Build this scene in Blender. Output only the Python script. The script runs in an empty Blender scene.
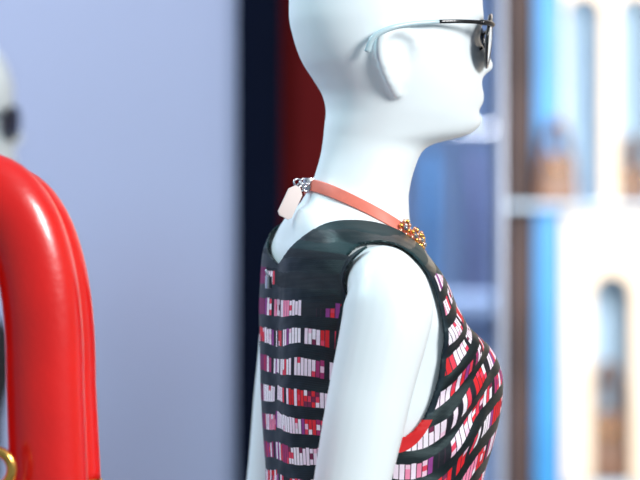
import bpy, bmesh, math, random
import numpy as np
from mathutils import Vector, Matrix
from mathutils.bvhtree import BVHTree
random.seed(4)
S = bpy.context.scene
ZC = 1.45
def Z(py): return ZC + (240-py)/1000.0
def XL(px): return (px-355)/1000.0
YAW = math.radians(17)
TX = 0.035

# ------------------------------------------------------------------ materials
def lin(c):
    return tuple(((v/255)/12.92 if v/255 <= .04045 else ((v/255+.055)/1.055)**2.4) for v in c)+(1,)
def mat(name, rgb, rough=.5, metal=0, noise=0, nscale=8, coat=0, bump=0, bscale=60, spec=.5):
    m = bpy.data.materials.new(name); m.use_nodes = True
    nt = m.node_tree; b = nt.nodes['Principled BSDF']
    b.inputs['Roughness'].default_value = rough; b.inputs['Metallic'].default_value = metal
    b.inputs['Coat Weight'].default_value = coat
    b.inputs['Coat Roughness'].default_value = .12
    b.inputs['Specular IOR Level'].default_value = spec
    c = lin(rgb); b.inputs['Base Color'].default_value = c
    tc = nt.nodes.new('ShaderNodeTexCoord')
    if noise:
        n = nt.nodes.new('ShaderNodeTexNoise'); n.inputs['Scale'].default_value = nscale
        n.inputs['Detail'].default_value = 3
        nt.links.new(tc.outputs['Object'], n.inputs['Vector'])
        r = nt.nodes.new('ShaderNodeValToRGB')
        r.color_ramp.elements[0].position = .3; r.color_ramp.elements[1].position = .7
        r.color_ramp.elements[0].color = tuple(v*(1-noise) for v in c[:3])+(1,)
        r.color_ramp.elements[1].color = tuple(min(1, v*(1+noise)) for v in c[:3])+(1,)
        nt.links.new(n.outputs['Fac'], r.inputs['Fac']); nt.links.new(r.outputs['Color'], b.inputs['Base Color'])
    if bump:
        n2 = nt.nodes.new('ShaderNodeTexNoise'); n2.inputs['Scale'].default_value = bscale
        nt.links.new(tc.outputs['Object'], n2.inputs['Vector'])
        bp = nt.nodes.new('ShaderNodeBump'); bp.inputs['Strength'].default_value = bump
        bp.inputs['Distance'].default_value = .002
        nt.links.new(n2.outputs['Fac'], bp.inputs['Height']); nt.links.new(bp.outputs['Normal'], b.inputs['Normal'])
    return m
M_MAN = mat('mannequin_satin_white', (234,243,245), .42, noise=.015, coat=.15)
M_RED = mat('red_leather', (226,18,10), .3, noise=.08, nscale=10, coat=.4, bump=.15, bscale=120)
M_GOLD = mat('gold_metal', (232,178,92), .22, 1, noise=.05)
M_RGOLD = mat('rose_gold_stone', (224,160,130), .25, .7, noise=.1)
M_SILV = mat('silver_metal', (200,200,205), .2, 1, noise=.05)
M_BLK = mat('black_acetate', (12,13,18), .2, noise=.1, coat=.5)
M_PALE = mat('pale_clear_acetate', (190,214,220), .25, noise=.05)
M_CORAL = mat('salmon_leather', (230,122,102), .5, noise=.08, nscale=90)
M_TAG = mat('cream_tag', (226,212,206), .6, noise=.03)
M_COAT = mat('black_cloth', (18,20,30), .7, noise=.2)
M_NAVY = mat('navy_column_paint', (5,12,30), .9, noise=.1, nscale=3, spec=.08)
M_MAROON = mat('maroon_panel_paint', (86,18,20), .9, noise=.12, nscale=3, spec=.08)
M_PERI = mat('periwinkle_backdrop_paint', (168,178,208), .8, noise=.03, nscale=1.2, spec=.2)
M_CREAM = mat('cream_plaster', (242,224,202), .7, noise=.05, nscale=4)
M_NICHE = mat('niche_blue_paint', (176,206,230), .7, noise=.06, nscale=3)
M_BLUE = mat('bright_blue_paint', (36,134,200), .5, noise=.2, nscale=3)
M_DARK = mat('dark_bronze', (70,56,54), .6, noise=.4, nscale=3, spec=.2)
M_TAN = mat('tan_leather', (122,86,64), .5, noise=.4, nscale=24)
M_SHELF = mat('pale_blue_shelf', (176,204,228), .4, noise=.03)
M_FLOOR = mat('grey_terrazzo', (150,152,160), .45, noise=.1, nscale=30)
M_WALL = mat('blue_grey_wall', (130,156,200), .8, noise=.15, nscale=2)
M_CEIL = mat('white_ceiling', (215,218,225), .8, noise=.02)
M_LENS = mat('dark_blue_lens', (20,40,72), .05, .3, noise=.1, coat=1)
M_POST = mat('pale_post_paint', (190,196,212), .5, noise=.03)

# ------------------------------------------------------------------ mesh helpers
def obj_from(name, verts, faces, material=None, smooth=True, parent=None):
    me = bpy.data.meshes.new(name); me.from_pydata([tuple(v) for v in verts], [], faces); me.update()
    if smooth:
        for p in me.polygons: p.use_smooth = True
    o = bpy.data.objects.new(name, me); S.collection.objects.link(o)
    if material: me.materials.append(material)
    if parent: o.parent = parent
    return o
class MB:
    def __init__(s): s.v=[]; s.f=[]; s.m=[]
    def add(s, v, f, mi=0):
        o=len(s.v); s.v += [tuple(a) for a in v]; s.f += [[i+o for i in q] for q in f]; s.m += [mi]*len(f)
    def tube(s, pts, rad, seg=16, mi=0, sy=1.0, closed=False):
        pts=[Vector(p) for p in pts]; n=len(pts)
        if not hasattr(rad,'__len__'): rad=[rad]*n
        up=Vector((0,0,1)); v=[]; prev=None
        for i,p in enumerate(pts):
            a=pts[(i-1)%n] if (closed or i>0) else p; b=pts[(i+1)%n] if (closed or i<n-1) else p
            t=(b-a).normalized()
            if prev is None:
                r=Vector((0,1,0)) if abs(t.y)<.9 else Vector((1,0,0))
                prev=(r-t*r.dot(t)).normalized()
            else: prev=(prev-t*prev.dot(t)).normalized()
            q=t.cross(prev)
            for k in range(seg):
                an=2*math.pi*k/seg
                v.append(p+(prev*math.cos(an)*sy+q*math.sin(an))*rad[i])
        f=[]
        for i in range(n if closed else n-1):
            j=(i+1)%n
            for k in range(seg):
                f.append([i*seg+k,i*seg+(k+1)%seg,j*seg+(k+1)%seg,j*seg+k])
        if not closed:
            f.append(list(range(seg))[::-1]); f.append([(n-1)*seg+k for k in range(seg)])
        s.add(v,f,mi)
    def ell(s, c, r, mi=0, rot=None, nu=24, nv=14):
        v=[];f=[]; R=rot or Matrix.Identity(3); c=Vector(c)
        for i in range(1,nv):
            th=math.pi*i/nv
            for k in range(nu):
                ph=2*math.pi*k/nu
                v.append(c+R@Vector((r[0]*math.sin(th)*math.cos(ph), r[1]*math.sin(th)*math.sin(ph), r[2]*math.cos(th))))
        for i in range(nv-2):
            for k in range(nu):
                f.append([i*nu+k,(i+1)*nu+k,(i+1)*nu+(k+1)%nu,i*nu+(k+1)%nu])
        v.append(c+R@Vector((0,0,r[2]))); v.append(c-R@Vector((0,0,r[2])))
        a=len(v)-2
        for k in range(nu):
            f.append([a,k,(k+1)%nu]); f.append([a+1,(nv-2)*nu+(k+1)%nu,(nv-2)*nu+k])
        s.add(v,f,mi)
    def box(s, lo, hi, mi=0, rot=None, piv=None):
        v=[Vector((x,y,z)) for x in (lo[0],hi[0]) for y in (lo[1],hi[1]) for z in (lo[2],hi[2])]
        if rot:
            c=Vector(piv) if piv else (Vector(lo)+Vector(hi))/2
            v=[c+rot@(a-c) for a in v]
        s.add(v,[[0,1,3,2],[4,6,7,5],[0,4,5,1],[2,3,7,6],[0,2,6,4],[1,5,7,3]],mi)
    def obj(s, name, mats, smooth=True, parent=None, bevel=0, sub=0):
        o=obj_from(name,s.v,s.f,None,smooth,parent)
        for m in mats: o.data.materials.append(m)
        for p,mi in zip(o.data.polygons,s.m): p.material_index=mi
        if bevel:
            b=o.modifiers.new('bevel','BEVEL'); b.width=bevel; b.segments=3; b.limit_method='ANGLE'
        if sub:
            b=o.modifiers.new('sub','SUBSURF'); b.levels=b.render_levels=sub
        return o
def spline(pts, n):
    P=[Vector(p) for p in pts]; out=[]
    P=[P[0]*2-P[1]]+P+[P[-1]*2-P[-2]]
    for i in range(1,len(P)-2):
        for k in range(n):
            t=k/n; a,b,c,d=P[i-1],P[i],P[i+1],P[i+2]
            out.append(.5*((2*b)+(c-a)*t+(2*a-5*b+4*c-d)*t*t+(3*b-a-3*c+d)*t**3))
    out.append(P[-2]); return out
def lerp_list(vals, n):
    out=[]
    for i in range(len(vals)-1):
        for k in range(n):
            t=k/n; t=t*t*(3-2*t)*.5+t*.5; out.append(vals[i]*(1-t)+vals[i+1]*t)
    out.append(vals[-1]); return out
def pchip(x, y, xs):
    x=np.array(x,float); y=np.array(y,float); h=np.diff(x); d=np.diff(y)/h; m=np.zeros_like(y)
    for i in range(1,len(x)-1):
        if d[i-1]*d[i]>0:
            w1=2*h[i]+h[i-1]; w2=h[i]+2*h[i-1]; m[i]=(w1+w2)/(w1/d[i-1]+w2/d[i])
    m[0]=d[0]; m[-1]=d[-1]
    xs=np.clip(np.array(xs,float),x[0],x[-1]); i=np.clip(np.searchsorted(x,xs)-1,0,len(x)-2)
    t=(xs-x[i])/h[i]
    return (2*t**3-3*t**2+1)*y[i]+(t**3-2*t**2+t)*h[i]*m[i]+(-2*t**3+3*t**2)*y[i+1]+(t**3-t**2)*h[i]*m[i+1]
def sm(a,b,x):
    t=max(0,min(1,(x-a)/(b-a))); return t*t*(3-2*t)

# ------------------------------------------------------------------ mannequin body
HEAD=[(-103,388,392,.002,0,2),(-100,366,412,.018,0,2),(-92,343,434,.036,.02,2),(-78,321,456,.053,.05,2),(-58,303,472,.067,.08,2),(-35,293,482,.075,.1,2.05),
(-10,290,487,.078,.12,2.1),(15,290,487,.078,.14,2.1),(35,294,486,.077,.16,2.1),(60,303,487,.074,.18,2.1),(80,316,487,.069,.20,2.1),
(98,326,486,.063,.22,2.1),(112,328,486,.058,.24,2.1),(124,326,484,.053,.26,2.1),(132,325,477,.050,.25,2.1),(138,324,460,.0485,.2,2),(143,323,438,.047,.12,2),(150,322,425,.046,.05,2),
(165,318,417,.046,0,2),(185,311,411,.047,0,2),(198,303,409,.050,0,2)]
TORSO=[(208,298,409,.056,0,2),(218,293,411,.066,0,2),(230,288,415,.088,0,2),(242,284,420,.118,0,2),(255,281,427,.142,0,2.05),(270,277,434,.153,0,2.1),
(300,275,447,.154,0,2.2),(340,274,463,.147,0,2.3),(380,274,469,.141,0,2.3),(430,276,469,.138,0,2.3),(480,279,465,.134,0,2.3)]
LOW=[(560,282,452,.125,0,2.3),(630,286,446,.12,0,2.2),(720,278,455,.148,0,2.2),(800,268,462,.170,0,2.2),(850,270,460,.174,0,2.2),(890,282,448,.165,0,2.2)]
DLOW=[(560,275,460,.138,0,2.3),(630,276,458,.134,0,2.2),(720,266,466,.160,0,2.2),(850,254,476,.196,0,2.1),(1000,246,486,.220,0,2.1),(1150,238,494,.245,0,2.1)]
def loft(table, pys, nt, disp=None, off=0):
    T=np.array(table); cols=[pchip(T[:,0],T[:,k],pys) for k in range(1,6)]
    V=[]; 
    for i,py in enumerate(pys):
        xb,xf,hw,k,n=[c[i] for c in cols]
        xb=XL(xb)-off; xf=XL(xf)+off; hw=hw+off; cx=(xb+xf)/2; a=(xf-xb)/2
        win=sm(198,228,py)*(1-sm(275,360,py))
        for j in range(nt):
            t=2*math.pi*j/nt+math.pi
            c,s=math.cos(t),math.sin(t)
            x=cx+a*math.copysign(abs(c)**(2/n),c); y=hw*math.copysign(abs(s)**(2/n),s)*(1-k*c)
            if disp: x,y=disp(x,y,py,c)
            V.append(Vector((x,y,Z(py)-win*.30*(x+.015))))
    F=[]
    for i in range(len(pys)-1):
        for j in range(nt):
            F.append([i*nt+j,(i+1)*nt+j,(i+1)*nt+(j+1)%nt,i*nt+(j+1)%nt])
    return V,F
def g(d,s): return math.exp(-(d/s)**2/2)
def disp(x,y,py,c):
    if py<160 and c>0:
        w=min(1,c*2)
        amp=.016*math.exp(-((py-64)/9)**2) if py>64 else .016*math.exp(-((py-64)/20)**2)
        x+=w*amp*g(y,.0085)
        x-=w*.009*(g(y-.031,.014)+g(y+.031,.014))*g(py-42,13)
        x+=w*.004*(g(y-.031,.011)+g(y+.031,.011))*g(py-44,6)
        x+=w*(.0045*g(py-92,3.8)+.0045*g(py-101,4.0))*g(y,.014)
        x-=w*.003*g(py-110,4)*g(y,.02)
        x+=w*.004*g(py-121,6)*g(y,.014)
        x+=w*.003*g(py-20,7)*(g(y-.03,.02)+g(y+.03,.02))
    if 260<py<480 and c>0:
        w=min(1,c*1.6)
        x+=w*.020*(g(y-.072,.036)+g(y+.072,.036))*(g(py-385,38) if py<385 else g(py-385,50))
    if 205<py<480 and c<0:
        x+=.006*g(y,.02)*g(py-340,70)
    return x,y
mb=MB()
pys=list(np.arange(-103,-90,1.5))+list(np.arange(-89,150,2.5))+list(np.arange(150,300,2.0))+list(np.arange(300,890,6.0))+[890]
V,F=loft(HEAD+TORSO+LOW,pys,128,disp)
F.append(list(range(128))[::-1]); F.append([(len(pys)-1)*128+j for j in range(128)])
mb.add(V,F)
def limb(pts,rads,n=8,seg=24,sy=1.0):
    mb.tube(spline(pts,n),lerp_list(rads,n),seg,sy=sy)
def arm(side,xs,xe,xw):
    y=.158*side
    limb([(xs+.002,.105*side,Z(274)),(xs,.140*side,Z(281)),(xs-.002,.160*side,Z(307)),(xs*.6+xe*.4,.166*side,Z(390)),(xs*.25+xe*.75,.170*side,Z(480)),(xe,.174*side,Z(560)),
          (xe*.8+xw*.2,.178*side,Z(620)),(xw*.6+xe*.4,.183*side,Z(700)),(xw,.188*side,Z(800)),(xw+.004,.189*side,Z(830))],
         [.026,.036,.043,.0395,.0360,.034,.035,.031,.022,.022])
    limb([(xw+.002,.189*side,Z(815)),(xw+.008,.190*side,Z(850)),(xw+.016,.188*side,Z(895)),(xw+.02,.187*side,Z(912))],[.020,.029,.034,.026],6,20,sy=.45)
    for k,(dx,L) in enumerate([(.030,.070),(.011,.080),(-.008,.074),(-.026,.058)]):
        bx=xw+.020+dx
        limb([(bx-.004,.187*side,Z(900)),(bx,.186*side,Z(918)),(bx+.003,.182*side,Z(918+L*500)),(bx+.003,.174*side,Z(918+L*900))],[.0085,.0085,.0078,.0055],5,14)
    limb([(xw+.015,.186*side,Z(848)),(xw+.042,.180*side,Z(872)),(xw+.056,.174*side,Z(898)),(xw+.060,.170*side,Z(922))],[.012,.0115,.0095,.0065],5,14)
arm(-1,-.016,-.074,-.046)
arm(1,-.004,-.034,-.004)
for sd in (-1,1):
    limb([(.008,.085*sd,Z(840)),(.012,.092*sd,Z(930)),(.016,.088*sd,.62),(.014,.080*sd,.50),(.0,.078*sd,.44),(-.008,.078*sd,.34),(-.002,.076*sd,.20),(.0,.075*sd,.10),(.0,.075*sd,.07)],
         [.075,.082,.066,.053,.050,.053,.040,.030,.032])
    limb([(-.03,.075*sd,.050),(.0,.075*sd,.060),(.06,.078*sd,.052),(.12,.082*sd,.040),(.165,.084*sd,.034)],[.026,.034,.032,.026,.014],8,20,sy=1.1)
def remesh(name,mb,vox,iters,mats,parent=None):
    o=mb.obj('tmp_'+name,mats)
    r=o.modifiers.new('r','REMESH'); r.mode='VOXEL'; r.voxel_size=vox; r.use_smooth_shade=True
    s=o.modifiers.new('s','SMOOTH'); s.factor=.5; s.iterations=iters
    dg=bpy.context.evaluated_depsgraph_get(); dg.update()
    me=bpy.data.meshes.new_from_object(o.evaluated_get(dg)); me.name=name
    bpy.data.objects.remove(o)
    me.materials.clear(); me.materials.append(mats[0])
    for p in me.polygons: p.use_smooth=True
    n=bpy.data.objects.new(name,me); S.collection.objects.link(n)
    if parent: n.parent=parent
    return n
def empty(name,loc,rot=0,scale=1):
    e=bpy.data.objects.new(name,None); S.collection.objects.link(e); e.location=loc; e.rotation_euler=(0,0,rot); e.scale=(scale,)*3
    e.empty_display_size=.1
    return e
man=empty('mannequin',(TX,0,0),YAW)
for sd in (-1,1):
    def E(px_,py_,out): return Vector((px_,sd*(.069+out),Z(py_+2)))
    rim=[E(.034,60,.000),E(.038,47,.005),E(.030,36,.008),E(.014,33,.011),E(.002,42,.012),E(.002,60,.011),E(.009,77,.007),E(.018,90,.001),E(.024,97,-.004)]
    mb.tube(spline(rim,6),.0060,12)
    R=Matrix.Rotation(sd*math.radians(-18),3,'Z')
    mb.ell((.020,sd*.071,Z(64)),(.017,.007,.031),0,R)
body=remesh('body',mb,.0028,9,[M_MAN],man)
bvh=BVHTree.FromPolygons([v.co for v in body.data.vertices],[tuple(p.vertices) for p in body.data.polygons])
bp=MB(); prof=[]
nt=64
bv=[];bf=[]
for (r,z) in [(0.19,0.0),(.19,.008),(.186,.012),(0.001,.012)]:
    for k in range(nt): bv.append((.05+r*math.cos(2*math.pi*k/nt),r*math.sin(2*math.pi*k/nt),z))
for i in range(3):
    for k in range(nt): bf.append([i*nt+k,i*nt+(k+1)%nt,(i+1)*nt+(k+1)%nt,(i+1)*nt+k])
bp.add(bv,bf); bp.tube([(-.06,0,.01),(-.06,0,.62),(-.02,0,.80)],.009,16)
bp.obj('base_plate',[M_SILV],parent=man)

# ------------------------------------------------------------------ dress
AH=(-.006,.046,338,.092)     # armhole ellipse: cx, a, cz(py), b
def dress_material():
    m=bpy.data.materials.new('woven_block_pattern'); m.use_nodes=True; nt=m.node_tree; N=nt.nodes; L=nt.links
    b=N['Principled BSDF']
    uv=N.new('ShaderNodeUVMap'); uv.uv_map='pattern'
    sp=N.new('ShaderNodeSeparateXYZ'); L.new(uv.outputs['UV'],sp.inputs[0])
    def mth(op,a,b_=None,c=None):
        n=N.new('ShaderNodeMath'); n.operation=op
        for i,q in enumerate((a,b_,c)):
            if q is None: continue
            if isinstance(q,(int,float)): n.inputs[i].default_value=q
            else: L.new(q,n.inputs[i])
        return n.outputs[0]
    u,v0=sp.outputs[0],sp.outputs[1]
    wnz=N.new('ShaderNodeTexNoise'); wnz.inputs['Scale'].default_value=13; wnz.inputs['Detail'].default_value=0
    L.new(uv.outputs['UV'],wnz.inputs['Vector'])
    v=mth('ADD',v0,mth('MULTIPLY',mth('SUBTRACT',wnz.outputs['Fac'],.5),.013))
    def wn(a,b_,seed):
        c=N.new('ShaderNodeCombineXYZ'); L.new(a,c.inputs[0]); L.new(b_,c.inputs[1]); c.inputs[2].default_value=seed
        w=N.new('ShaderNodeTexWhiteNoise'); w.noise_dimensions='3D'; L.new(c.outputs[0],w.inputs['Vector']); return w.outputs['Value']
    r=mth('MULTIPLY',v,1/.0285); row=mth('FLOOR',r); fr=mth('FRACT',r)
    fu=mth('MULTIPLY',u,1/.0058); fi=mth('FLOOR',fu); ff=mth('FRACT',fu)
    gi=mth('FLOOR',mth('MULTIPLY',fi,1/4))
    # bars start and stop slightly unevenly, like hand-woven weft
    jit=mth('MULTIPLY',wn(fi,row,4.4),.05)
    isrow=mth('MULTIPLY',mth('LESS_THAN',fr,mth('SUBTRACT',.58,jit)),mth('GREATER_THAN',fr,mth('MULTIPLY',jit,.6)))
    rg=wn(gi,row,3.3); rf=wn(fi,row,7.7)
    sub=mth('FLOOR',mth('MULTIPLY',fr,1/.195))      # three thin courses inside a row
    rs=wn(mth('ADD',fi,mth('MULTIPLY',sub,17.0)),row,6.1)
    def ramp(fac,st):
        n=N.new('ShaderNodeValToRGB'); n.color_ramp.interpolation='CONSTANT'; e=n.color_ramp.elements
        while len(e)<len(st): e.new(.5)
        for el,(p,c) in zip(e,st): el.position=p; el.color=lin(c)
        L.new(fac,n.inputs['Fac']); return n.outputs['Color']
    def mix(f,a,b_):
        n=N.new('ShaderNodeMix'); n.data_type='RGBA'
        if isinstance(f,(int,float)): n.inputs[0].default_value=f
        else: L.new(f,n.inputs[0])
        for s,q in ((6,a),(7,b_)):
            if isinstance(q,tuple): n.inputs[s].default_value=q
            else: L.new(q,n.inputs[s])
        return n.outputs[2]
    base=ramp(rg,[(0,(246,238,246)),(.30,(228,34,48)),(.50,(240,138,172)),(.62,(168,44,104)),(.70,(216,20,32)),(.80,(246,230,242))])
    alt=ramp(rf,[(0,(24,18,30)),(.14,(246,228,242)),(.32,(228,54,78)),(.40,(150,60,140))])
    fine=ramp(rs,[(0,(228,60,90)),(.35,(244,200,220)),(.65,(120,30,70)),(.85,(246,236,244))])
    base2=mix(mth('LESS_THAN',wn(fi,mth('ADD',row,mth('MULTIPLY',sub,31.0)),2.2),.20),base,fine)
    cell=mix(mth('LESS_THAN',ff,.16),mix(mth('LESS_THAN',rf,.44),base2,alt),lin((56,26,46)))
    zz=N.new('ShaderNodeTexCoord'); so=N.new('ShaderNodeSeparateXYZ'); L.new(zz.outputs['Object'],so.inputs[0])
    X_,Y_,Z_=so.outputs
    lift=mth('MULTIPLY',mth('MAXIMUM',X_,0.0),.9)
    thr=mth('MULTIPLY',mth('SUBTRACT',mth('SUBTRACT',Z_,lift),Z(335)),15)
    dark=mth('LESS_THAN',rg,thr)
    cell=mix(dark,cell,lin((30,30,38)))
    pb_=mth('MULTIPLY',mth('MULTIPLY',mth('LESS_THAN',X_,-.03),mth('GREATER_THAN',Y_,.035)),mth('LESS_THAN',wn(gi,row,8.8),.75))
    cell=mix(mth('MULTIPLY',pb_,mth('LESS_THAN',Z_,Z(262))),cell,lin((128,32,92)))
    band=mix(mth('GREATER_THAN',wn(row,row,1.1),.5),lin((4,6,10)),lin((7,15,20)))
    # thin charcoal pick lines inside the black bands
    pick=mth('LESS_THAN',mth('FRACT',mth('MULTIPLY',fr,14.0)),.22)
    band=mix(pick,band,lin((26,32,38)))
    col=mix(isrow,band,cell)
    cx,a_,cz_,b_=AH
    ex=mth('POWER',mth('ABSOLUTE',mth('DIVIDE',mth('SUBTRACT',X_,cx),a_)),2.0)
    ez=mth('POWER',mth('ABSOLUTE',mth('DIVIDE',mth('SUBTRACT',Z_,Z(cz_)),b_)),2.0)
    e=mth('SQRT',mth('ADD',ex,ez))
    side=mth('GREATER_THAN',mth('ABSOLUTE',Y_),.10)
    face=mth('MULTIPLY',mth('MULTIPLY',mth('LESS_THAN',e,1.15),mth('LESS_THAN',Z_,Z(412))),side)
    col=mix(face,col,lin((214,26,30)))
    bind=mth('MULTIPLY',mth('MULTIPLY',mth('LESS_THAN',e,1.12),mth('GREATER_THAN',Z_,Z(412))),side)
    col=mix(bind,col,lin((10,22,34)))
    yoke=mth('GREATER_THAN',mth('ADD',Z_,mth('MULTIPLY',X_,.2)),Z(264))
    col=mix(yoke,col,mix(isrow,lin((7,24,28)),lin((16,44,48))))
    L.new(col,b.inputs['Base Color'])
    rr=mth('SUBTRACT',mth('ADD',mth('MULTIPLY',isrow,.22),.46),mth('MULTIPLY',yoke,.14)); L.new(rr,b.inputs['Roughness'])
    b.inputs['Specular IOR Level'].default_value=.38
    b.inputs['Specular Tint'].default_value=(.7,.98,1,1)
    wv=N.new('ShaderNodeTexWave'); wv.inputs['Scale'].default_value=260; wv.bands_direction='Z'
    L.new(zz.outputs['Object'],wv.inputs['Vector'])
    bm_=N.new('ShaderNodeBump'); bm_.inputs['Strength'].default_value=.25; bm_.inputs['Distance'].default_value=.001
    ns=N.new('ShaderNodeTexNoise'); ns.inputs['Scale'].default_value=26; ns.inputs['Detail'].default_value=1
    mp_=N.new('ShaderNodeMapping'); mp_.inputs['Rotation'].default_value=(0,.6,0); mp_.inputs['Scale'].default_value=(.5,1,1.7)
    L.new(zz.outputs['Object'],mp_.inputs['Vector']); L.new(mp_.outputs['Vector'],ns.inputs['Vector'])
    b2=N.new('ShaderNodeBump'); b2.inputs['Strength'].default_value=.6; b2.inputs['Distance'].default_value=.006
    L.new(ns.outputs['Fac'],b2.inputs['Height'])
    L.new(wv.outputs['Fac'],bm_.inputs['Height']); L.new(b2.outputs['Normal'],bm_.inputs['Normal']); L.new(bm_.outputs['Normal'],b.inputs['Normal'])
    return m
M_DRESS=dress_material()
def f_keep(p):
    py=240-(p.z-ZC)*1000; ay=abs(p.y)
    bot=264+ (320-264)*sm(-.03,.05,p.x)
    if py<bot: w=.080*((bot-py)/(bot-224))**.75
    else: w=-(py-bot)*.003
    f1=ay-w
    cx,a,czp,bb=AH
    e=math.sqrt(((p.x-cx)/a)**2+((p.z-Z(czp))/bb)**2)-1
    f2=max(e*.05,.120-ay)
    if py<257: f2=min(f2,.128-ay)
    return min(f1,f2)
def ddisp(x,y,py,c):
    x,y=disp(x,y,py,c)
    if py>620:
        t=math.atan2(y,x-.01); k=sm(620,1100,py)*.014
        r=1+k/.2*math.sin(11*t); x=.01+(x-.01)*r; y*=r
    return x,y
NT=288
dpys=list(np.arange(212,270,1.2))+list(np.arange(270,500,2.0))+list(np.arange(500,1150,8))+[1150]
DV,DF=loft(TORSO+DLOW,dpys,NT,ddisp,off=.004)
iref=min(range(len(dpys)),key=lambda i:abs(dpys[i]-400))
arc=[0]
for j in range(NT): arc.append(arc[-1]+(DV[iref*NT+(j+1)%NT]-DV[iref*NT+j]).length)
fv=[f_keep(p) for p in DV]
nbr={}
for q in DF:
    for a,b in ((q[0],q[1]),(q[1],q[2]),(q[2],q[3]),(q[3],q[0])):
        nbr.setdefault(a,set()).add(b); nbr.setdefault(b,set()).add(a)
newpos={}
for i,f in enumerate(fv):
    if f<=0:
        best=None
        for j in nbr[i]:
            if fv[j]>0:
                t=fv[j]/(fv[j]-f); p=DV[j].lerp(DV[i],t); 
                if best is None or t<best[0]: best=(t,p)
        if best: newpos[i]=best[1]
keepF=[]; keepUV=[]
for q in DF:
    if all((fv[i]>0 or i in newpos) for i in q) and any(fv[i]>0 for i in q):
        uvs=[]
        for c_,i in enumerate(q):
            j=i%NT
            if j==0 and (q[(c_+1)%4]%NT==NT-1 or q[(c_-1)%4]%NT==NT-1): j=NT
            p=DV[i]; fx=max(0,p.x-.01)
            uvs.append((arc[j], p.z-.78*fx*sm(0,.09,p.x)+ .14*(p.x if p.x<0 else 0)+.0035))
        keepF.append(q); keepUV.append(uvs)
for i,p in newpos.items(): DV[i]=p
for i,p in enumerate(DV):
    py=240-(p.z-ZC)*1000
    if py<310:
        h=bvh.find_nearest(p)
        if h[0] is not None:
            tgt=h[0]+h[1]*.0035
            w=1-sm(275,310,py)
            DV[i]=p.lerp(tgt,w)
for i,p in enumerate(DV):
    py=240-(p.z-ZC)*1000
    if 300<py<470 and p.x>.03:
        w=sm(300,340,py)*(1-sm(430,470,py))*sm(.03,.05,p.x)*(1-sm(.075,.105,p.x))*g(abs(p.y)-.12,.03)
        d=Vector((.3,math.copysign(1,p.y)*.9,0))
        DV[i]=p+d*w*.0035*(1+math.sin((py+p.x*700)*.16))
used=sorted({i for q in keepF for i in q}); mp={i:k for k,i in enumerate(used)}
def make_dress(name,material):
    o=obj_from(name,[DV[i] for i in used],[[mp[i] for i in q] for q in keepF],material)
    ul=o.data.uv_layers.new(name='pattern')
    k=0
    for uvs in keepUV:
        for uvc in uvs: ul.data[k].uv=uvc; k+=1
    sd=o.modifiers.new('thick','SOLIDIFY'); sd.thickness=.0022; sd.offset=1; sd.use_even_offset=False
    return o
dress=make_dress('patterned_dress',M_DRESS); dress.location=(TX,0,0); dress.rotation_euler=(0,0,YAW)
zb=MB()
zx=-.0865
zb.box((zx-.006,-.004,Z(288)),(zx-.001,.004,Z(276)))
zb.tube([(zx-.004,-.004,Z(276)),(zx-.006,0,Z(270)),(zx-.004,.004,Z(276))],.0012,8)
z=zb.obj('zip_hook',[M_SILV],parent=dress,bevel=.0006)

# ------------------------------------------------------------------ choker
cb=MB(); s=.60
NC=120; ring=[]
for k in range(NC):
    ph=2*math.pi*k/NC; d=Vector((math.cos(ph),math.sin(ph),-s*math.cos(ph)))
    o_=Vector((.002,0,Z(213))); h=bvh.ray_cast(o_,d.normalized())[0]
    ring.append(h if h else o_+d*.055)
for it in range(4): ring=[(ring[k-1]+ring[k]*2+ring[(k+1)%NC])/4 for k in range(NC)]
v=[];f=[]
for k in range(NC):
    h=ring[k]; t=(ring[(k+1)%NC]-ring[k-1]).normalized(); out=(h-Vector((.002,0,h.z))).normalized()
    upv=t.cross(out).normalized(); upv=upv if upv.z>0 else -upv
    upv=(upv-out*.25).normalized(); o2=out
    for a,b in ((.0015,-.0056),(.0052,-.0056),(.0052,.0056),(.0015,.0056)): v.append(h+o2*a+upv*b)
for k in range(NC):
    n=(k+1)%NC
    for c in range(4): f.append([k*4+c,n*4+c,n*4+(c+1)%4,k*4+(c+1)%4])
cb.add(v,f,0)
bk=ring[NC//2]
random.seed(2)
for q,idx in enumerate((-22,-18,-14,-10,-6,-2,2)):
    h=ring[idx%NC]; out=(h-Vector((.002,0,h.z))).normalized(); tt=(ring[(idx+1)%NC]-ring[(idx-1)%NC]).normalized(); up2=out.cross(tt)
    c=h+out*.0085+Vector((0,0,-.001*(q%2)))
    for k in range(8):
        a=2*math.pi*k/8+q*.5
        cb.ell(c+tt*.0052*math.cos(a)+up2*.0072*math.sin(a),(.0022,.0022,.0024),(1,3)[(k+q)%2],nu=10,nv=7)
    cb.ell(c+out*.001,(.003,.003,.003),2,nu=8,nv=5)
    cc=c+Vector((0,0,-.0125))+out*.002
    cb.tube([cc+tt*.0046*math.cos(a*math.pi/6)+up2*.006*math.sin(a*math.pi/6) for a in range(12)],.0012,6,1,closed=True)
c=bk+Vector((-.005,-.002,.001))
cb.box(c+Vector((-.004,-.006,-.006)),c+Vector((.004,.006,.006)),2)
for q in range(4):
    cc=c+Vector((-.004-.003*q,-.006,-.003+.004*(q%2)))
    cb.tube([cc+Vector((.004*math.cos(a*math.pi/6),(.002 if q%2 else 0)*math.sin(a*math.pi/6),.004*math.sin(a*math.pi/6))) for a in range(12)],.0011,6,2,closed=True)
R=Matrix.Rotation(math.radians(26),3,'Y')
tagc=bk+Vector((-.026,-.010,-.017))
tv=[];W,H=.0078,.0170
outl=[(-W,-H+.003),(-W+.003,-H),(W-.003,-H),(W,-H+.003),(W,H-.006),(W-.005,H),(-W+.005,H),(-W,H-.006)]
no=len(outl)
for yy in (-.0012,.0012):
    for (a,b) in outl: tv.append(tagc+R@Vector((a,yy,b)))
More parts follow.
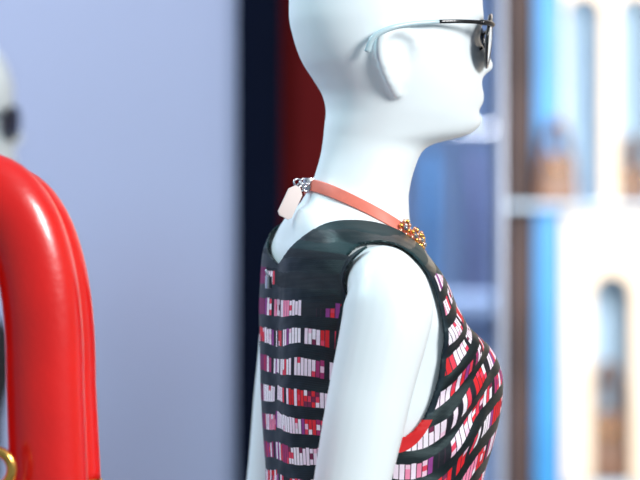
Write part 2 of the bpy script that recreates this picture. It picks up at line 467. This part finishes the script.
tf=[list(range(no))[::-1],[no+i for i in range(no)]]+[[i,(i+1)%no,no+(i+1)%no,no+i] for i in range(no)]
cb.add(tv,tf,4)
ch=cb.obj('choker_necklace',[M_CORAL,M_GOLD,M_SILV,M_RGOLD,M_TAG],bevel=.0004); ch.location=(TX,0,0); ch.rotation_euler=(0,0,YAW)

# ------------------------------------------------------------------ sunglasses
def sunglasses():
    g_=MB(); zc=Z(40)
    for sd in (-1,1):
        c=Vector((.129,sd*.036,zc)); n=Vector((math.cos(.40),sd*math.sin(.40),-.08)).normalized()
        ax=Vector((0,0,1)).cross(n).normalized(); up=n.cross(ax)
        pr=[]
        for k in range(48):
            a=2*math.pi*k/48
            x_=.029*math.cos(a); z_=.027*math.sin(a)
            if z_>0: z_*=.92
            pr.append(c+ax*x_+up*z_)
        g_.tube(pr,.0018,8,0,closed=True)
        bulge=c+n*.003
        g_.add([p+n*.0006 for p in pr]+[bulge],[[k,(k+1)%48,48] for k in range(48)],1)
        g_.add([p-n*.0006 for p in pr]+[bulge-n*.0012],[[(k+1)%48,k,48] for k in range(48)],1)
        g_.tube(spline([c+Vector((-.004,sd*.022,.014)),Vector((.117,sd*.066,Z(25))),Vector((.108,sd*.072,Z(25)))],5),.0028,10,0)
        g_.tube(spline([(.110,sd*.072,Z(25)),(.085,sd*.0785,Z(25)),(.060,sd*.0815,Z(26))],6),[.0020]*13,10,0,sy=.6)
        g_.tube(spline([(.060,sd*.0815,Z(26)),(.030,sd*.0850,Z(29)),(.008,sd*.0865,Z(34)),(-.008,sd*.084,Z(43)),(-.013,sd*.080,Z(57))],6),[.0022+.0010*i/24 for i in range(25)],10,2)
        g_.tube([c+Vector((.0,-sd*.018,-.006)),c+Vector((-.006,-sd*.020,-.010))],.0018,8,0)
    g_.tube(spline([(.133,-.010,zc+.008),(.140,0,zc+.011),(.133,.010,zc+.008)],6),.0018,8,0)
    return g_.obj('sunglasses',[M_BLK,M_LENS,M_PALE])
sg=sunglasses(); sg.location=(TX,0,0); sg.rotation_euler=(0,0,YAW)

# ------------------------------------------------------------------ second mannequin (behind, left)
m2=empty('mannequin.001',(-.590,1.5,0),math.radians(8),.985)
for src in (body,bpy.data.objects['base_plate']):
    o=src.copy(); S.collection.objects.link(o); o.parent=m2
coat=make_dress('black_dress',M_COAT); coat.location=m2.location; coat.rotation_euler=m2.rotation_euler; coat.scale=m2.scale
s2=sg.copy(); S.collection.objects.link(s2); s2.location=m2.location; s2.rotation_euler=m2.rotation_euler; s2.scale=m2.scale

# ------------------------------------------------------------------ red handbag (foreground, left) on a plinth
D=2.76; K=3000/D
def bx(px): return (px-320)/K
def bz(py): return ZC+(240-py)/K
Yb=-3+D
rb=MB()
cxp=-26
def handle(y,cx,top,hw,r,legb,mi=0,sp=8):
    pts=[]
    for k in range(41):
        a=math.pi*k/40
        c,s_=math.cos(a),math.sin(a)
        pts.append((bx(cx)+hw/K*math.copysign(abs(c)**.8,c), y, bz(top+r+190)+190/K*(s_**.85)))
    sp_=sp/K
    bot=bz(legb)
    n=12
    right=[(pts[0][0]+sp_*(i/n),y,pts[0][2]+(bot-pts[0][2])*i/n) for i in range(n,0,-1)]
    left=[(pts[-1][0]-sp_*(i/n),y,pts[-1][2]+(bot-pts[-1][2])*i/n) for i in range(1,n+1)]
    P=right+pts+left
    rb.tube(P,r/K,32,mi,sy=.8)
    for q in (P[0],P[-1]):
        rb.tube([(q[0],q[1],q[2]+.001),(q[0],q[1],q[2]-.012)],r/K*1.04,28,1,sy=.8)
        rb.tube([(q[0],q[1],q[2]-.012),(q[0],q[1],q[2]-.026)],r/K*.5,20,1)
    return P
handle(Yb-.022,cxp,151,73,39,488,sp=4)
handle(Yb+.026,cxp+13,161,73,34,482,sp=5)
def bagbody(mb_,cx,cy,z0,z1,wb,wt,db,dt,mi):
    v=[];f=[];n=48; L=14
    for i in range(L+1):
        t=i/L; w=wb+(wt-wb)*t; d=db+(dt-db)*t
        w*=1-.06*(1-t)**8; d*=1-.1*(1-t)**8
        for k in range(n):
            a=2*math.pi*k/n; c,s_=math.cos(a),math.sin(a)
            v.append((cx+w/2*math.copysign(abs(c)**.35,c),cy+d/2*math.copysign(abs(s_)**.5,s_),z0+(z1-z0)*t))
    for i in range(L):
        for k in range(n): f.append([i*n+k,i*n+(k+1)%n,(i+1)*n+(k+1)%n,(i+1)*n+k])
    f.append(list(range(n))[::-1]); f.append([L*n+k for k in range(n)])
    mb_.add(v,f,mi)
zt=bz(508); z0=zt-.24
bagbody(rb,bx(cxp)+.01,Yb+.01,z0,zt,.34,.25,.16,.13,0)
rb.box((bx(cxp)-.03,Yb-.078,zt-.07),(bx(cxp)+.05,Yb-.066,zt-.03),1)
rb.tube([(bx(4)+.014*math.cos(a*math.pi/12),Yb-.066,bz(464)+.016*math.sin(a*math.pi/12)) for a in range(24)],.005,10,1,closed=True)
rb.tube([(bx(4),Yb-.066,bz(478)),(bx(4),Yb-.055,bz(512))],.008,12,1)
rb.obj('red_leather_handbag',[M_RED,M_GOLD])
pb=MB(); pb.box((bx(cxp)-.2,Yb-.15,0),(bx(cxp)+.22,Yb+.17,z0-.001))
pb.obj('display_plinth',[M_POST],smooth=False,bevel=.006)

# ------------------------------------------------------------------ room
def boxobj(name,lo,hi,m,bevel=0):
    b=MB(); b.box(lo,hi); return b.obj(name,[m],smooth=False,bevel=bevel)
boxobj('floor',(-3.2,-4,-.1),(3.2,9.2,0),M_FLOOR)
boxobj('ceiling',(-3.2,-1.5,3.2),(3.2,9.2,3.3),M_CEIL)
boxobj('wall_left',(-3.3,-1.5,0),(-3.2,9.2,3.2),M_PERI)
boxobj('wall_right',(3.2,-1.5,0),(3.3,9.2,3.2),M_CREAM)
boxobj('wall_back',(-3.2,9.1,0),(3.2,9.2,3.2),M_WALL)
boxobj('baseboard_back',(-3.2,9.07,0),(3.2,9.1,.12),M_SHELF)
def X5(px): return (px-320)/600
boxobj('backdrop_panel',(-3.2,2.0,0),(X5(238),2.06,3.2),M_PERI)
boxobj('support_column',(X5(238),1.96,0),(X5(281),2.08,3.2),M_NAVY,.004)
boxobj('maroon_panel',(X5(281),2.0,0),(X5(396),2.05,3.2),M_MAROON)
boxobj('slim_post',(X5(499),2.0,0),(X5(505),2.05,3.2),M_POST,.003)

K7=3000/7
def X7(px): return (px-320)/K7
def Z7(py): return ZC+(240-py)/K7
cab=empty('arched_display_cabinet',(0,0,0))
boxobj('side_upright',(X7(506),3.9,0),(X7(530),4.45,3.0),M_DARK).parent=cab
boxobj('blue_upright',(X7(532),3.88,0),(X7(556),4.45,3.0),M_BLUE).parent=cab
boxobj('back_panel',(X7(559),4.08,0),(2.6,4.12,3.0),M_NICHE).parent=cab
boxobj('cabinet_base',(X7(559),3.9,0),(2.6,4.08,.5),M_CREAM).parent=cab
boxobj('shelf_board',(X7(500),3.82,Z7(209)),(2.6,4.08,Z7(204)),M_SHELF).parent=cab
boxobj('lower_shelf_board',(X7(559),3.92,Z7(487)),(2.6,4.08,Z7(480)),M_SHELF).parent=cab
def arches(name,x0,x1,zb,zt,cens,hw,ztop,y0,y1,m):
    b=MB()
    edges=[x0]; 
    for c in cens: edges+= [c-hw,c+hw]
    edges.append(x1)
    for i in range(0,len(edges),2):
        if edges[i+1]>edges[i]: b.box((edges[i],y0,zb),(edges[i+1],y1,zt))
    for c in cens:
        n=24
        pts=[(c+hw*math.cos(math.pi*k/n),ztop-hw+hw*math.sin(math.pi*k/n)) for k in range(n+1)]
        for k in range(n):
            (xa,za),(xb_,zb_)=pts[k],pts[k+1]
            v=[(xa,y0,za),(xb_,y0,zb_),(xb_,y0,zt),(xa,y0,zt),(xa,y1,za),(xb_,y1,zb_),(xb_,y1,zt),(xa,y1,zt)]
            b.add(v,[[0,1,2,3],[7,6,5,4],[0,4,5,1],[3,2,6,7]])
        # raised moulding round each arch
        b.tube([(c+hw*1.12,y0,zb+.002)]+[(c+hw*1.12*math.cos(math.pi*k/n),y0,ztop-hw+hw*1.12*math.sin(math.pi*k/n)) for k in range(n+1)]+[(c-hw*1.12,y0,zb+.002)],.005,8)
    o=b.obj(name,[m],smooth=False); o.parent=cab; return o
cu=[X7(580)+i*.120 for i in range(14)]
arches('upper_arcade',X7(559),2.6,Z7(204),3.0,cu,.040,Z7(0),3.9,3.93,M_CREAM)
cl=[X7(608)+i*.165 for i in range(10)]
arches('lower_arcade',X7(559),2.6,Z7(480),Z7(209),cl,.044,Z7(275),3.9,3.93,M_CREAM)
arches('base_arcade',X7(559),2.6,.5,Z7(487),cl,.044,Z7(487)-.06,3.9,3.93,M_CREAM)

def small_bag(name,x,y,z,w,h,d):
    b=MB(); bagbody(b,x,y,z,z+h,w,w*.8,d,d*.7,0)
    for s_ in (-1,1):
        b.tube([(x+w*.26*math.cos(math.pi*k/16),y+s_*d*.28,z+h*.95+h*.75*math.sin(math.pi*k/16)) for k in range(17)],.007,10,0)
    b.box((x-w*.08,y-d*.5-.004,z+h*.6),(x+w*.08,y-d*.36,z+h*.8),1)
    return b.obj(name,[M_TAN,M_GOLD])
zs=Z7(204)+.001
small_bag('tan_handbag',X7(552),3.852,zs,.10,.11,.05)
for i in range(1,8,1): small_bag('tan_handbag',cu[i],4.005,zs,.085,.09,.07)
zs=Z7(480)+.001
for i in range(4): small_bag('tan_handbag',cl[i],4.005,zs,.11,.16,.08)

rail=empty('clothes_rail',(0,0,0))
rb2=MB(); rb2.tube([(-.3,6.5,1.80),(1.5,6.5,1.80)],.012,12)
for x in (-.3,1.5):
    rb2.tube([(x,6.5,0.02),(x,6.5,1.80)],.012,12); rb2.tube([(x,6.2,.012),(x,6.8,.012)],.012,12)
rb2.obj('rail_frame',[M_SILV],parent=rail)
gm=[mat('garment_%d'%i,c,.8,noise=.2,nscale=9) for i,c in enumerate([(44,64,116),(140,170,214),(90,96,136),(34,44,74),(196,210,232),(104,142,190),(70,120,170)])]
x=-.22; i=0
while x<1.45:
    b=MB(); v=[];f=[];n=16
    prof=[(1.74,.02,.012),(1.72,.09,.02),(1.68,.19,.024),(1.5,.20,.028),(1.2,.21,.03),(.9,.22,.034),(.75,.22,.034)]
    for (zz_,hy,hx) in prof:
        for k in range(n):
            a=2*math.pi*k/n; v.append((x+hx*math.cos(a)+.006*math.sin(zz_*9+i),6.5+hy*math.sin(a),zz_))
    for r_ in range(len(prof)-1):
        for k in range(n): f.append([r_*n+k,r_*n+(k+1)%n,(r_+1)*n+(k+1)%n,(r_+1)*n+k])
    f.append(list(range(n))); f.append([(len(prof)-1)*n+k for k in range(n)][::-1])
    b.add(v,f); b.tube([(x,6.5,1.74),(x,6.5,1.79),(x,6.508,1.815),(x,6.50,1.82)],.003,6)
    b.obj('garment_hung_%d'%i,[gm[(i*3+i//3)%7]],parent=rail)
    x+=random.choice([.075,.11,.15]); i+=1
ct=MB(); ct.box((-.2,5.4,0),(.95,5.9,1.24)); ct.box((-.24,5.36,1.24),(.99,5.94,1.29))
ct.obj('sales_counter',[mat('counter_paint',(160,180,216),.5,noise=.06,nscale=4)],smooth=False,bevel=.004)

# ------------------------------------------------------------------ lights, world
def area(name,loc,tgt,size,power,col):
    l=bpy.data.lights.new(name,'AREA'); l.energy=power; l.size=size; l.color=col
    o=bpy.data.objects.new(name,l); S.collection.objects.link(o); o.location=loc
    o.rotation_euler=(Vector(tgt)-Vector(loc)).to_track_quat('-Z','Y').to_euler()
area('key_lamp',(1.5,-1.5,2.4),(.05,0,1.45),.6,56,(1,.99,.99))
area('teal_fill',(-1.6,-.3,2.9),(0,0,1.5),.7,22,(.62,.94,1))  # added teal fill that tints the mannequin's shaded side, no fixture here
area('backdrop_fill',(-1.2,.6,3.0),(-1.0,2.0,1.2),.8,32,(.97,.97,1))  # unseen light added to lift the backdrop panel
area('cabinet_fill',(.95,2.0,1.9),(.85,4.2,1.45),.9,78,(1,.98,.95))  # added fill in front of the cabinet, brightens the niches
area('rear_fill',(.4,5.0,3.1),(.4,7,1.2),1.0,180,(.85,.93,1))  # extra unseen fill, added to lighten the counter and garments
wd=bpy.data.worlds.new('sky'); S.world=wd; wd.use_nodes=True
bg=wd.node_tree.nodes['Background']; bg.inputs[0].default_value=(.66,.87,1,1); bg.inputs[1].default_value=.38

cam=bpy.data.cameras.new('camera'); co=bpy.data.objects.new('camera',cam); S.collection.objects.link(co)
co.location=(0,-3,ZC); co.rotation_euler=(math.radians(90),0,0)
cam.sensor_width=36; cam.lens=36*3/.64
cam.dof.use_dof=True; cam.dof.focus_distance=2.92; cam.dof.aperture_fstop=3.8
S.camera=co
S.view_settings.view_transform='Standard'
